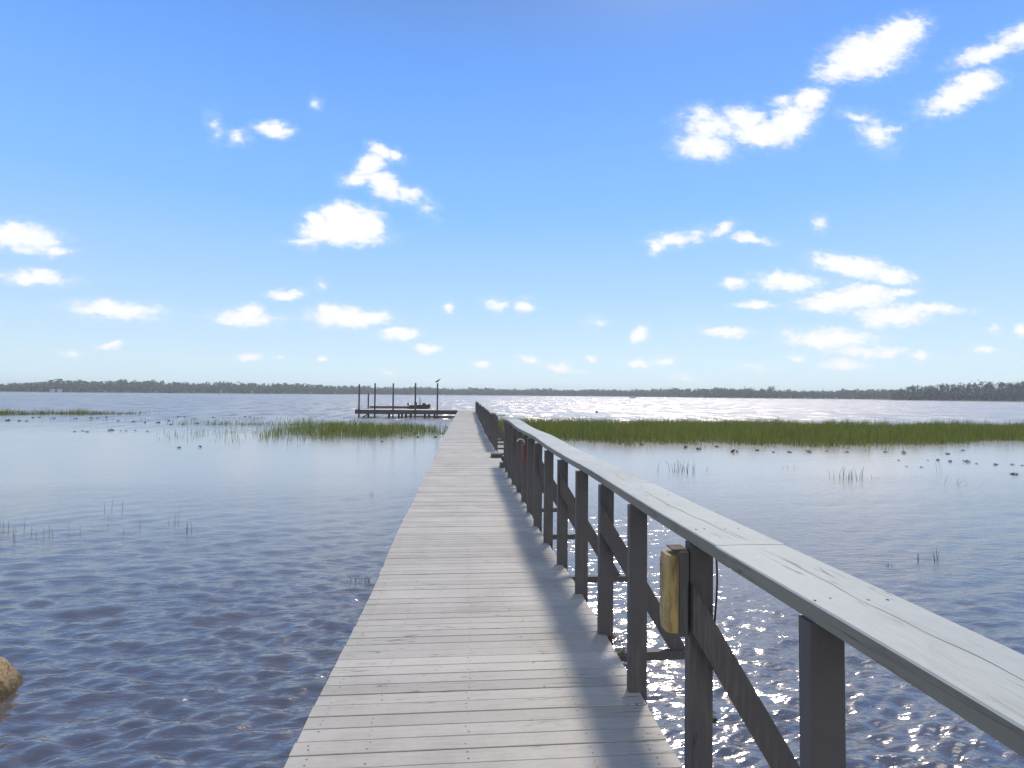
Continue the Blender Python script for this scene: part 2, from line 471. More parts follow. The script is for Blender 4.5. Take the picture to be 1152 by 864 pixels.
# unseen clouds behind the viewer, spread wide and bright as neutral fill
up = wmath('MAXIMUM', sp.outputs['Z'], .03)
cb = wn.new('ShaderNodeCombineXYZ'); wl.new(wmath('DIVIDE', sp.outputs['X'], up), cb.inputs[0]); wl.new(wmath('DIVIDE', sp.outputs['Y'], up), cb.inputs[1])
n3 = wn.new('ShaderNodeTexNoise'); n3.inputs['Scale'].default_value = 1.1; n3.inputs['Detail'].default_value = 6
wl.new(cb.outputs[0], n3.inputs['Vector'])
mb = wn.new('ShaderNodeMapRange'); mb.interpolation_type = 'SMOOTHSTEP'; mb.inputs['From Min'].default_value = .32; mb.inputs['From Max'].default_value = .52; mb.inputs['To Max'].default_value = .9
wl.new(n3.outputs['Fac'], mb.inputs['Value'])
hi = wn.new('ShaderNodeMapRange'); hi.inputs['From Min'].default_value = .60; hi.inputs['From Max'].default_value = .80
wl.new(sp.outputs['Z'], hi.inputs['Value'])
back = wmath('MULTIPLY', mb.outputs[0], wmath('MULTIPLY', wmath('SUBTRACT', 1.0, hi.outputs[0]), wmath('LESS_THAN', sp.outputs['Y'], -.05)))
back = wmath('MULTIPLY', back, wmath('GREATER_THAN', sp.outputs['Z'], .04))
# sky colour, a little more saturated than the model's
hs = wn.new('ShaderNodeHueSaturation'); hs.inputs['Saturation'].default_value = 1.0; hs.inputs['Value'].default_value = 1.0
wl.new(sky.outputs[0], hs.inputs['Color'])
elev = wmath('ARCSINE', wmath('MAXIMUM', sp.outputs['Z'], 0.0))
gr = wn.new('ShaderNodeValToRGB'); wl.new(wmath('DIVIDE', elev, math.pi / 2), gr.inputs['Fac'])
GR_ = [(0.0, (.68, .86, .96)), (.035, (.63, .82, .97)), (.10, (.46, .70, .99)), (.20, (.255, .55, 1.03)), (.34, (.145, .385, 1.0)), (.45, (.13, .25, .56)), (1.0, (.07, .13, .30))]
ge = gr.color_ramp.elements
while len(ge) < len(GR_): ge.new(.5)
for i_, (p_, c_) in enumerate(GR_): ge[i_].position = p_; ge[i_].color = (*c_, 1)
gsc = wvec('SCALE', gr.outputs[0], scale=6.83).outputs[0]
skm = wn.new('ShaderNodeMix'); skm.data_type = 'RGBA'; skm.inputs[0].default_value = .12
# bright aureole added round the sun, above the frame, to whiten the ripples
gd = wvec('DOT_PRODUCT', wvec('NORMALIZE', tc.outputs['Generated']).outputs[0], (math.sin(SUN_AZ) * math.cos(SUN_EL), math.cos(SUN_AZ) * math.cos(SUN_EL), math.sin(SUN_EL))).outputs['Value']
ga = wmath('EXPONENT', wmath('MULTIPLY', wmath('SUBTRACT', gd, 1.0), 1 / R(5.8) ** 2))
gv = wn.new('ShaderNodeVectorMath'); gv.operation = 'SCALE'; gv.inputs[0].default_value = (26, 25, 23); wl.new(ga, gv.inputs['Scale'])
gsc = wvec('ADD', gsc, gv.outputs[0]).outputs[0]
wl.new(gsc, skm.inputs[6]); wl.new(hs.outputs[0], skm.inputs[7])
mixc = wn.new('ShaderNodeMix'); mixc.data_type = 'RGBA'
wl.new(cf, mixc.inputs[0]); wl.new(skm.outputs[2], mixc.inputs[6]); cc_ = wn.new('ShaderNodeMix'); cc_.data_type = 'RGBA'; cc_.clamp_factor = True
wl.new(wmath('MULTIPLY', dens, 1.1), cc_.inputs[0]); cc_.inputs[6].default_value = (6.1, 6.4, 6.95, 1); cc_.inputs[7].default_value = (6.95, 6.95, 7.0, 1)
wl.new(cc_.outputs[2], mixc.inputs[7])
mixb = wn.new('ShaderNodeMix'); mixb.data_type = 'RGBA'      # rear clouds opposite the sun, brightened further to fill the shade
wl.new(back, mixb.inputs[0]); wl.new(mixc.outputs[2], mixb.inputs[6]); mixb.inputs[7].default_value = (11.0, 10.6, 9.8, 1)
wl.new(mixb.outputs[2], bg.inputs['Color'])
SKYMIX = mixc

sl = bpy.data.lights.new('sun', 'SUN'); sl.energy = 2.3; sl.angle = R(6.5); sl.color = (1, .88, .74)
so = bpy.data.objects.new('sun', sl); link(so)
sd = Vector((math.sin(SUN_AZ) * math.cos(SUN_EL), math.cos(SUN_AZ) * math.cos(SUN_EL), math.sin(SUN_EL)))
so.rotation_euler = (-sd).to_track_quat('-Z', 'Y').to_euler()
so.location = sd * 50

# ------------------------------------------------------------------ water sheet with real ripples
def water_sheet():
    th = np.concatenate([np.linspace(-180, -52, 50)[:-1], np.linspace(-52, 58, 1000), np.linspace(58, 180, 48)[1:]])
    r = [0.25]
    while r[-1] < 90:
        q = r[-1]
        r.append(q + max(.015, min(.019 * (q / 4) ** 1.5, q * .05)))
    while r[-1] < 9000: r.append(r[-1] * 1.12)
    r = np.array(r); T, Q = np.meshgrid(np.radians(th), r)
    X = np.sin(T) * Q; Y = np.cos(T) * Q
    dr = np.gradient(r)[:, None] * np.ones_like(X)
    Z = np.zeros_like(X)
    N = 58
    wr = np.random.default_rng(5)
    lee = np.interp(Y, [0, 6, 14, 34, 42], [1.15, 1.15, .42, .28, 1.1])
    gust = .75 + .35 * np.sin(X * .31 + .6 * np.sin(Y * .23)) * np.sin(Y * .47 + 1.3)
    for i in range(N):
        lam = .095 * (12.0 ** (i / (N - 1)) ** 1.6)
        ang = R(-7) + wr.normal() * R(11 + 14 * min(1, i / 20))            # crests run nearly left-right
        kx, ky = math.sin(ang), math.cos(ang)
        kk = 2 * math.pi / lam
        sl_ = .068 * (1.15 if lam < .26 else .62 if lam < .6 else .22)
        amp = sl_ / kk
        fade = np.clip((lam / np.maximum(dr, 1e-4) - 2.5) / 2.5, 0, 1)
        ph = wr.uniform(0, 6.28)
        a = kk * (kx * X + ky * Y) + ph + .8 * np.sin(X * .9 + i) + .7 * np.sin(Y * 1.1 + 2 * i)
        Z += amp * fade * (np.sin(a) + .22 * np.cos(2 * a))
    Z *= lee * gust
    edge = np.clip((Q - .3) / 1.0, 0, 1)
    Z *= edge
    n, k = X.shape
    V = np.stack([X.ravel(), Y.ravel(), Z.ravel()], 1)
    idx = np.arange(n * k).reshape(n, k)
    A = idx[:-1, :-1].ravel(); B = idx[:-1, 1:].ravel(); C = idx[1:, 1:].ravel(); D = idx[1:, :-1].ravel()
    Fq = np.stack([A, D, C, B], 1)
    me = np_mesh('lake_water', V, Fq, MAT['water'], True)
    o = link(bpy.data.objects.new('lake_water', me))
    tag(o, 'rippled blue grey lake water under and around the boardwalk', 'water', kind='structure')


water_sheet()

# ------------------------------------------------------------------ far shore
CTRL = [  # photo x, tree height above the horizon in px, distance
    (-500, 8, 900), (-150, 7, 900), (0, 6.5, 900), (30, 8, 900), (60, 9.3, 900), (150, 10, 900), (300, 10, 930), (400, 8, 980), (520, 6.8, 1080), (650, 6.6, 1100),
    (740, 7.4, 1000), (780, 8.4, 900), (830, 9, 820), (862, 8, 800), (880, 6.5, 820), (960, 8.2, 820), (1000, 8, 800), (1020, 8, 760), (1152, 8, 740), (1500, 9, 700), (2100, 12, 600)]
cx_ = [c[0] for c in CTRL]


def az_of(px):
    d = ray(px, 445); return math.atan2(d.x, d.y)


AZ = [az_of(c) if c < 1700 else az_of(1700) + .2 for c in cx_]
HP = [c[1] for c in CTRL]; DD = [c[2] for c in CTRL]


def shore_at(az):
    return float(np.interp(az, AZ, DD)), float(np.interp(az, AZ, HP))


mbs = MB(); vs = []; n = 160
prof = [(-25, -1.0), (0, .15), (6, .5), (60, .9), (300, 1.5), (900, 1.0)]
a0, a1 = AZ[0] - .3, AZ[-1] + .3
for i in range(n + 1):
    az = a0 + (a1 - a0) * i / n
    D, _ = shore_at(az)
    w = 8 * math.sin(i * .9) + 5 * math.sin(i * 2.3)
    for (dd, z) in prof:
        q = D + dd + (w if dd < 50 else 0)
        vs.append((math.sin(az) * q, math.cos(az) * q, z))
k = len(prof)
fs = [(i * k + j, (i + 1) * k + j, (i + 1) * k + j + 1, i * k + j + 1) for i in range(n) for j in range(k - 1)]
mbs.add(vs, fs)
o = mbs.build('far_shore', MAT['shore'], smooth=True)
tag(o, 'low sandy ground of the far lake shore', 'shore', kind='structure')


def leaf_cluster(n, rx, rz, size, rs, flat=False):
    """n random leaf-clump quads in an uneven crown volume around the origin; returns arrays"""
    lob = rs.normal(size=(6, 3)) * [rx * .38, rx * .38, rz * .34]
    c = lob[rs.integers(0, 6, n)] + rs.normal(size=(n, 3)) * [rx * .27, rx * .27, rz * .22]
    s = size * rs.uniform(.5, 1.3, n)
    a = rs.normal(size=(n, 3)); a /= np.linalg.norm(a, axis=1)[:, None]
    b = np.cross(a, rs.normal(size=(n, 3))); b /= np.linalg.norm(b, axis=1)[:, None]
    V = np.stack([c - a * s[:, None], c - b * s[:, None] * .7, c + a * s[:, None], c + b * s[:, None] * .7], 1)
    return V.reshape(-1, 3)


def quads(nv): return np.arange(nv).reshape(-1, 4)


# the far wood: one mass
rs = np.random.default_rng(3)
allV = []
for row in range(5):
    az = a0 + .02
    while az < a1 - .02:
        D, hp = shore_at(az)
        D2 = D + 10 + row * 16 + rs.uniform(-5, 5)
        H = hp * D / F + EYE
        H *= (.80 + .05 * row) * rs.uniform(.82, 1.12) * (1 + .06 * math.sin(az * 60) + .04 * math.sin(az * 173))
        rx = H * rs.uniform(.28, .42)
        V = leaf_cluster(95, rx, H * .66, H * .11, rs)
        V[:, 2] += H * .52
        V[:, 2] = np.maximum(V[:, 2], .4)
        V[:, 2] = np.minimum(V[:, 2], H * 1.05)
        V[:, 0] += math.sin(az) * D2; V[:, 1] += math.cos(az) * D2
        allV.append(V)
        az += rx * 1.35 / D2
V = np.concatenate(allV)
me = np_mesh('far_woodland', V, quads(len(V)), MAT['crown'])
o = link(bpy.data.objects.new('far_woodland', me))
tag(o, 'hazy grey green wood lining the far shore of the lake', 'woodland', kind='stuff')


# trees one can tell apart on the right-hand shore
def tree_proto(name, H, kind, seed):
    rs = np.random.default_rng(seed)
    root = empty(name, (0, 0, 0))
    mb = MB()
    if kind == 'pine':
        mb.tube([(0, 0, -.5), (.1, 0, H * .4), (-.1, .1, H * .92)], [.28, .22, .08], 6)
        mb.tube([(0, 0, H * .6), (1.2, .3, H * .68)], [.09, .04], 5); mb.tube([(0, 0, H * .7), (-1.1, .4, H * .78)], [.08, .03], 5)
        mb.build('trunk', MAT['bark'], root)
        V = leaf_cluster(260, H * .21, H * .34, H * .035, rs); V[:, 2] += H * .80
        V2 = leaf_cluster(70, H * .17, H * .22, H * .03, rs); V2[:, 2] += H * .52
        V = np.concatenate([V, V2]); mat = MAT['pine']
    else:
        mb.tube([(0, 0, -.5), (.2, 0, H * .3), (0, .1, H * .7)], [.4, .3, .12], 6)
        mb.tube([(0, 0, H * .25), (2, .3, H * .5)], [.16, .06], 5); mb.tube([(0, 0, H * .3), (-1.8, .4, H * .55)], [.16, .05], 5)
        mb.build('trunk', MAT['bark'], root)
        V = leaf_cluster(420, H * .42, H * .50, H * .045, rs); V[:, 2] += H * .56
        V[:, 2] = np.maximum(V[:, 2], H * .1); mat = MAT['crown']
    me = np_mesh('crown', V, quads(len(V)), mat)
    link(bpy.data.objects.new('crown', me), root)
    return root


pines = [tree_proto('pine_tree', 16, 'pine', s) for s in (21, 22, 23, 24)]
oaks = [tree_proto('shore_tree', 12, 'oak', s) for s in (31, 32)]
used = set()


def place_tree(protos, px, hpx, D, base, label, group=None, cat='tree', sc_xy=1.0):
    p = random.choice(protos)
    if p.name in used: t = copy_tree(p)
    else: t = p; used.add(p.name)
    az = az_of(px)
    H = (hpx * D / F + EYE) * (.76 if base == 16 else .86)
    s = H / base
    t.location = (math.sin(az) * D, math.cos(az) * D, .4)
    t.scale = (s * sc_xy, s * sc_xy, s * .97)
    t.rotation_euler = (0, 0, random.uniform(0, 6.28))
    tag(t, label, cat, group)
    return t


for x, h, D, w, lab in [
        (842, 14.5, 790, 1.2, 'broad round tree standing highest over the middle of the far shore'),
        (824, 13, 800, 1.1, 'rounded tree just left of the tallest crown on the middle shore'),
        (808, 10.5, 800, 1.1, 'lower tree at the left foot of the rounded crowns'),
        (794, 9, 810, 1.1, 'small leafy tree leftmost of the clump on the middle shore'),
        (857, 11, 790, .5, 'thin tree in the gap between the two highest crowns'),
        (869, 13.5, 780, .75, 'narrow tree alone at the right of the highest crowns'),
        (938, 4.8, 740, 1.5, 'dark low bush at the water edge left of the pines'),
        (957, 3.4, 740, 1.6, 'smallest dark bush at the water edge'),
        (978, 7.5, 740, .9, 'small tree standing right of the two dark bushes'),
        (996, 7, 730, .9, 'low tree at the left foot of the pine stand'),
        (886, 6.5, 770, 1.0, 'pointed little tree on the low marshy shore')]:
    place_tree(oaks, x, h, D, 12, lab, 'single trees on the middle shore', sc_xy=w)
x = 1004; i = 0
while x < 1175:
    h = np.interp(x, [1000, 1015, 1035, 1060, 1090, 1152, 1200], [9, 11.5, 14, 15.5, 16.5, 17.5, 18]) * random.uniform(.84, 1.08)
    place_tree(pines, x, h, 600 + random.uniform(-8, 40), 16,
               'tall slender pine in the dense dark stand along the right shore', 'pines in the stand on the right shore', sc_xy=random.uniform(1.0, 1.35))
    x += random.uniform(2.6, 4.6); i += 1
# low ground under the pines
mb = MB(); vs = []
for i in range(41):
    az = az_of(985) + (az_of(1400) - az_of(985)) * i / 40
    for (q, z) in ((588 + (12 - i) * 2.5 * (i < 12), -.5), (592 + (12 - i) * 2.5 * (i < 12), .45), (780, .9)):
        vs.append((math.sin(az) * q, math.cos(az) * q, z))
mb.add(vs, [(i * 3 + j, (i + 1) * 3 + j, (i + 1) * 3 + j + 1, i * 3 + j + 1) for i in range(40) for j in range(2)])
o = mb.build('point_of_land', MAT['shore'], smooth=True)
tag(o, 'low point of land under the pines on the right', 'shore', kind='structure')
# undergrowth of the stand: a mass
allV = []
for row in range(4):
    az = az_of(1008)
    while az < az_of(1600):
        D2 = 612 + row * 22 + rs.uniform(-6, 6)
        H = np.interp(az, [az_of(1005), az_of(1060), az_of(1152)], [5, 7.5, 9]) * rs.uniform(.8, 1.1)
        if az > az_of(1165): H *= 1.25
        V = leaf_cluster(60, 4.0, H * .6, 1.0, rs); V[:, 2] = np.maximum(V[:, 2] + H * .5, .4)
        V[:, 0] += math.sin(az) * D2; V[:, 1] += math.cos(az) * D2
        allV.append(V); az += 4.5 / D2
V = np.concatenate(allV)
o = link(bpy.data.objects.new('undergrowth', np_mesh('undergrowth', V, quads(len(V)), MAT['pine'])))
tag(o, 'dark undergrowth filling the pine stand on the right shore', 'undergrowth', kind='stuff')

# two little houses on the left shore
for px, lab in ((59, 'tiny white house on the far left shore, left of the other white house'), (67, 'tiny white house on the far left shore, right of the other white house')):
    D, _ = shore_at(az_of(px)); az = az_of(px); D -= 2
    hroot = empty('lake_house', (math.sin(az) * D, math.cos(az) * D, .3), -az)
    MB().box(-2.2, 2.2, -3, 3, 0, 2.2).build('wall', MAT['white'], hroot)
    MB().add([(-2.5, -3.5, 2.2), (2.5, -3.5, 2.2), (2.5, 3.5, 2.2), (-2.5, 3.5, 2.2), (-2.5, 0, 3.9), (2.5, 0, 3.9)],
             [(0, 1, 5, 4), (2, 3, 4, 5), (0, 4, 3), (1, 2, 5), (3, 2, 1, 0)]).build('roof', MAT['roof'], hroot)
    for wx in (-1.1, .9): MB().box(wx - .5, wx + .5, -3.05, -3.0, .9, 2.0).build('window', MAT['metal'], hroot)
    tag(hroot, lab, 'house', 'white houses on the left shore')

# ------------------------------------------------------------------ boardwalk
bw = empty('boardwalk', (0, 0, 0))
tag(bw, 'long straight boardwalk of pale grey painted planks leading out over the lake', 'boardwalk')
DL, DR = -.692, .857
PITCHB = .0885
END = 49.3
mb = MB(); nb = MB()
y = -1.6; i = 0


def deck_shift(y):
    return .012 * math.sin(y * .55) + .010 * math.sin(y * 1.7 + 1) + .03 * math.sin(y * .13 + 2) * min(1, y / 15 if y > 0 else 0)


def right_in(y):   # the deck narrows a little beyond its first metres
    return -.045 * min(1, max(0, (y - 2.4) / 3.4))


while y < END:
    i += 1
    gap = random.choice([.003, .004, .004, .005, .006, .011 if random.random() < .45 else .005])
    w = PITCHB - gap
    sh = deck_shift(y)
    x0 = DL + sh + random.uniform(-.004, .004); x1 = DR + right_in(y) + sh + random.uniform(-.004, .004)
    dz = random.uniform(-.0016, .0016); tl = random.uniform(-.0015, .0015); tw = random.uniform(-.0008, .0008); sk = random.uniform(-.0015, .0015)
    c = .002
    y0, y1 = y, y + w
    zt = DECK + dz
    if y < 9:   # arris-rounded section
        prof = [(y0, zt - .036), (y0, zt - c), (y0 + c, zt), (y1 - c, zt), (y1, zt - c), (y1, zt - .036)]
    else:
        prof = [(y0, zt - .036), (y0, zt), (y1, zt), (y1, zt - .036)]
    npf = len(prof)
    vs = []
    for xi, x in enumerate((x0, x1)):
        s_ = -1 if xi == 0 else 1
        for j, (yy_, z_) in enumerate(prof):
            t = (yy_ - y0) / w - .5
            vs.append((x, yy_ + s_ * sk, z_ + s_ * tl * .5 + t * tw))
    fs = [tuple(range(npf - 1, -1, -1)), tuple(npf + j for j in range(npf))]
    fs = [tuple(reversed(f)) for f in fs]
    for j in range(npf):
        j2 = (j + 1) % npf
        fs.append((j, j2, npf + j2, npf + j))
    mb.add(vs, fs)
    if y < 10:
        for nx in (DL + .07, DL + .30, 0.02, DR - .33, DR - .09):
            for ny in (.28, .72):
                if random.random() < .22: continue
                px_ = nx + sh + random.uniform(-.012, .012); py_ = y0 + w * ny + random.uniform(-.006, .006)
                rr = random.uniform(.0022, .0042)
                vsn = [(px_ + rr * math.cos(q * 1.047), py_ + rr * math.sin(q * 1.047), zt + .0012 + tl * (px_ - .07) / .77 * .5) for q in range(6)]
                nb.add(vsn, [tuple(range(6))])
    y += PITCHB
mb.build('plank_deck', MAT['deck'], bw)
nb.build('nail_heads', MAT['nail'], bw)['kind'] = 'stuff'
for sx in (DL + .06, .05, DR - .10):
    MB().box(sx - .02, sx + .02, -1.6, END, DECK - .18, DECK - .042).build('stringer', MAT['dark_wood'], bw)
y = 1.2
while y < END:
    for sx in (DL + .12, DR - .16):
        MB().tube([(sx, y, -1.2), (sx, y, DECK - .05)], .085, 10).build('piling', MAT['pile'], bw)
    y += 4.32

# ------------------------------------------------------------------ handrails
SP = .7165
XI = .808           # inner face of the posts
CAPI, CAPW, CAPT = .815, .240, .044


def rail_dz(y):   # the old rail sags and wanders
    return .012 * math.sin(y * .9 + .4) + (.02 * math.sin(y * 1.35) if y > 4 else 0) * min(1, (y - 4) / 3 if y > 4 else 0)


NEAR_Y = [-.86, -.17, .53, 1.24, 1.95, 2.66, 3.31, 3.98, 4.68, 5.38, 6.07, 6.77, 7.47, 8.2, 8.9, 9.62, 10.33, 11.05]


def make_rail(label, y_first, n_posts, cap_y0, cap_y1, joints, braced, near):
    root = empty('handrail', (XI, cap_y0, DECK))
    tag(root, label, 'handrail', 'handrails of the boardwalk')
    bx_, by_, bz_ = root.location
    def L(x, y, z): return (x - bx_, y - by_, z - bz_)
    top = DECK + .95 if near else DECK + .90
    ys = []
    for k in range(n_posts):
        y = y_first + SP * k + random.uniform(-.012, .012)
        if near: y = NEAR_Y[k]
        ys.append(y)
        z1 = top - CAPT + rail_dz(y) - .001
        z0 = -.9 if (k % 2 == braced) else DECK - .28
        mbp = MB(); d = .046; w = .088
        lx = random.uniform(-.006, .006); ly = random.uniform(-.008, .008)
        x0 = XI + right_in(y) * .8 + deck_shift(y) + random.uniform(-.004, .004)
        q = .002
        ring = lambda z, ox, oy: [L(x0 + ox + a, y + oy + b, z) for a, b in ((q, 0), (w - q, 0), (w, q), (w, d - q), (w - q, d), (q, d), (0, d - q), (0, q))]
        vs = ring(z0, 0, 0) + ring(z1, lx, ly)
        mbp.add(vs, [tuple(range(7, -1, -1)), tuple(range(8, 16))] + [(i, (i + 1) % 8, 8 + (i + 1) % 8, 8 + i) for i in range(8)])
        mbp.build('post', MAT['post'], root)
    # outriggers under the deck edge and knee braces up to every second post
    for k in range(n_posts):
        if k % 2 != braced: continue
        y = ys[k]; xe = XI + .57 + random.uniform(-.02, .02)
        MB().beam(L(.3, y - .045, DECK - .105), L(xe + .03, y - .045, DECK - .11), .038, .05).build('outrigger', MAT['post'], root)
        # knee brace: parallelogram board, 36 mm thick, plumb cut against the post's inner edge
        xa = XI + .006; za = DECK + .795 + random.uniform(-.02, .02)
        xb = xe; zb = DECK - .13
        t = .11  # horizontal width
        f = [(xa, za), (xa, za - .17), (xb - t * .95, zb), (xb, zb)]
        # top edge runs from (xa,za) to (xb,zb)
        vs = [L(a, y - .040, b) for a, b in f] + [L(a, y - .002, b) for a, b in f]
        MB().add(vs, [(0, 1, 2, 3), (7, 6, 5, 4), (0, 4, 5, 1), (1, 5, 6, 2), (2, 6, 7, 3), (3, 7, 4, 0)]).build('knee_brace', MAT['post'], root)
    # cap boards
    bounds = [cap_y0] + [j for j in joints if cap_y0 < j < cap_y1] + [cap_y1]
    for b0, b1 in zip(bounds[:-1], bounds[1:]):
        ox = random.uniform(-.006, .006); oz = random.uniform(-.0015, .0015)
        m_ = MB(); st = []
        ny = max(2, int((b1 - b0) / .12))
        c = .004
        yA, yB = b0 + .0035, b1 - .0035
        for i in range(ny + 1):
            y = yA + (yB - yA) * i / ny
            zt = top + rail_dz(y) + oz; xx0 = CAPI + ox + deck_shift(y) + .004 * math.sin(y * 2.1)
            cup = .002
            st.append([L(xx0, y, zt - CAPT), L(xx0, y, zt - c), L(xx0 + c, y, zt), L(xx0 + CAPW * .5, y, zt + cup), L(xx0 + CAPW - c, y, zt),
                       L(xx0 + CAPW, y, zt - c), L(xx0 + CAPW, y, zt - CAPT)])
        kk = 7; vs = [p for s_ in st for p in s_]; fs = []
        for i in range(ny):
            for j in range(kk):
                j2 = (j + 1) % kk
                fs.append((i * kk + j2, (i + 1) * kk + j2, (i + 1) * kk + j, i * kk + j))
        m_.add(vs, fs + [tuple(range(kk)), tuple(ny * kk + j for j in reversed(range(kk)))])
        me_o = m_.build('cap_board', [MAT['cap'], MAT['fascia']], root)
        # side faces and underside take the darker fascia material
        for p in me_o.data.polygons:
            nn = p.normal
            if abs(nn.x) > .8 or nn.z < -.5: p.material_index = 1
    return root, ys, top


rail1, ys1, top1 = make_rail('near handrail with broad pale cap board on dark posts beside the camera', 0, 18, -1.9, 11.6, [1.75, 5.4, 9.0], 0, True)
rail2, ys2, top2 = make_rail('far stretch of handrail beyond the gap, ending at the dock', 14.5, 43, 14.4, 45.1, [18, 21.6, 25.3, 29, 32.7, 36.3, 40], 0, False)

# nails on the near cap board belong to the rail
nb = MB()
for y in ys1:
    if y < .2 or y > 6: continue
    for ox in (.03, .075, .15, .2):
        if random.random() < .3: continue
        px_ = CAPI + ox + random.uniform(-.01, .01); py_ = y + .023 + random.uniform(-.012, .012); rr = random.uniform(.003, .0052)
        z_ = top1 + rail_dz(py_) + .0028
        n1 = [(px_ + rr * math.cos(q * 1.047) - XI, py_ + rr * math.sin(q * 1.047) + 1.9, z_ - DECK) for q in range(6)]
        MB().add(n1 + [(a, b, c - .004) for a, b, c in n1], [tuple(range(6)), tuple(range(11, 5, -1))] + [(i, 6 + i, 6 + (i + 1) % 6, (i + 1) % 6) for i in range(6)]).build('nail_head', MAT['nail'], rail1)
# long split in the nearest cap boards
for (ya, yb, ox) in ((.72, 1.70, .150), (1.80, 2.9, .120)):
    mbk = MB(); n = 40; L_ = []
    for i in range(n + 1):
        t = i / n; y = ya + (yb - ya) * t
        x = CAPI + ox + .006 * math.sin(t * 9) + .003 * math.sin(t * 31) - .02 * t
        w = .0012 * (math.sin(math.pi * t) ** .5) * (.5 + .5 * abs(math.sin(t * 17))) + .0001
        z = top1 + rail_dz(y) + .0034 - DECK
        L_.append((x - w - XI, y + 1.9, z)); L_.append((x + w - XI, y + 1.9, z))
    mbk.add(L_, [(2 * i, 2 * i + 1, 2 * i + 3, 2 * i + 2) for i in range(n)])
    mbk.build('split', MAT['nail'], rail1)

# stubs left at the gap between the two rails
for (y, xa, xb, z0, z1, lab) in ((12.6, .60, .86, DECK + .003, DECK + .09, 'short dark block lying on the deck edge in the rail gap, farther one'),
                                 (10.9, .70, .80, DECK + .003, DECK + .085, 'short black block on the deck edge at the foot of the last near posts')):
    o = MB().box(xa, xb, y, y + .30, z0, z1, ch=.006).build('timber_block', MAT['dark_wood'])
    tag(o, lab, 'timber block', 'loose timber blocks at the rail gap')
# side steps seen as pale treads through the gap
st = empty('side_steps', (1.0, 13.2, 0))
for k in range(4): MB().box(0, .5, -.35, .35, DECK - .02 - .17 * k - .04, DECK - .02 - .17 * k).build('tread', MAT['pale_deck'], st).location.x = .16 * k
for s_ in (-.33, .33): MB().beam((-.1, s_, DECK - .1), (.9, s_, -.35), .04, .12).build('side_board', MAT['post'], st)
tag(st, 'small flight of pale steps down to the water at the rail gap', 'steps')

# ------------------------------------------------------------------ lamp on the second post, red box further on
yp = ys1[4]
lamp = empty('post_lamp', (XI - .001, yp + .02, DECK + .75))
tag(lamp, 'weathered lamp with yellowed plastic cover screwed to the braced post', 'lamp')
MB().box(-.042, -.001, -.045, .035, -.16, .145, ch=.006).build('back_box', MAT['post'], lamp)
mb = MB()
prof = [(-.042, -.046), (-.050, -.050), (-.078, -.046), (-.088, -.030), (-.088, .018), (-.078, .032), (-.042, .034)]
nz = 26; vs = []
for i in range(nz + 1):
    z = -.145 + .275 * i / nz
    e = min(i, nz - i) / 3.0; e = .88 + .12 * min(1, e) ** .6
    rb = 1 + (.025 if i % 2 else 0)
    for (a, b) in prof: vs.append((-.042 + (a + .042) * e * rb, -.006 + (b + .006) * (.7 + .3 * e), z))
kk = len(prof)
fs = [(i * kk + j, (i + 1) * kk + j, (i + 1) * kk + (j + 1) % kk, i * kk + (j + 1) % kk) for i in range(nz) for j in range(kk)]
mb.add(vs, fs + [tuple(range(kk)), tuple(nz * kk + j for j in reversed(range(kk)))])
mb.build('lamp_cover', MAT['lens'], lamp)
MB().box(-.062, -.006, -.036, .026, .1455, .150, ch=.0015).build('top_lid', MAT['debris'], lamp)

yr = 7.2
red = empty('red_box', (XI - .001, yr, DECK + .70))
tag(red, 'small faded red box with a pale hook fixed to a rail post near the gap', 'box')
MB().box(-.055, -.001, -.035, .035, -.12, .10, ch=.008).build('case', MAT['red'], red)
MB().tube([(-.03, 0, .12), (-.05, 0, .16), (-.10, 0, .17), (-.13, 0, .14)], .008, 6).build('hook', MAT['white'], red)

# cord down the outer side of the lamp post
pts = [(XI + .100 + .006 * math.sin(t * 5), yp - .012, DECK + .90 - .36 * t) for t in [i / 12 for i in range(13)]] + [(XI + .115, yp - .01, DECK + .53)]
o = MB().tube(pts, .0035, 6).build('hanging_cord', MAT['black'])
tag(o, 'thin black cord hanging down the outer side of the lamp post', 'cord')
o = MB().tube([(XI + .09, yp + .02, DECK + .268), (XI + .112, yp + .02, DECK + .268), (XI + .118, yp + .02, DECK + .262)], [.009, .014, .008], 8).build('bolt_end', MAT['black'])
tag(o, 'dark bolt end sticking out of the lamp post below its cord', 'bolt')

# dead weeds caught against the deck edge
mb = MB()
for k in range(90):
    x0 = DR + random.uniform(-.015, .07); y0 = random.uniform(2.85, 3.5); z0 = DECK - random.uniform(-.01, .08)
    a = random.uniform(0, 6.28); l = random.uniform(.05, .16)
    e = (x0 + abs(math.cos(a)) * l * .6, y0 + math.sin(a) * l, z0 + random.uniform(-.05, .05))
    mid = ((x0 + e[0]) / 2 + random.uniform(-.02, .02), (y0 + e[1]) / 2, (z0 + e[2]) / 2 + random.uniform(-.01, .03))
    mb.tube([(x0, y0, z0), mid, e], [.0022, .002, .001], 4)
o = mb.build('dead_weeds', MAT['debris'])
tag(o, 'tangle of dead dark weeds caught beside the third post', 'weeds', kind='stuff')

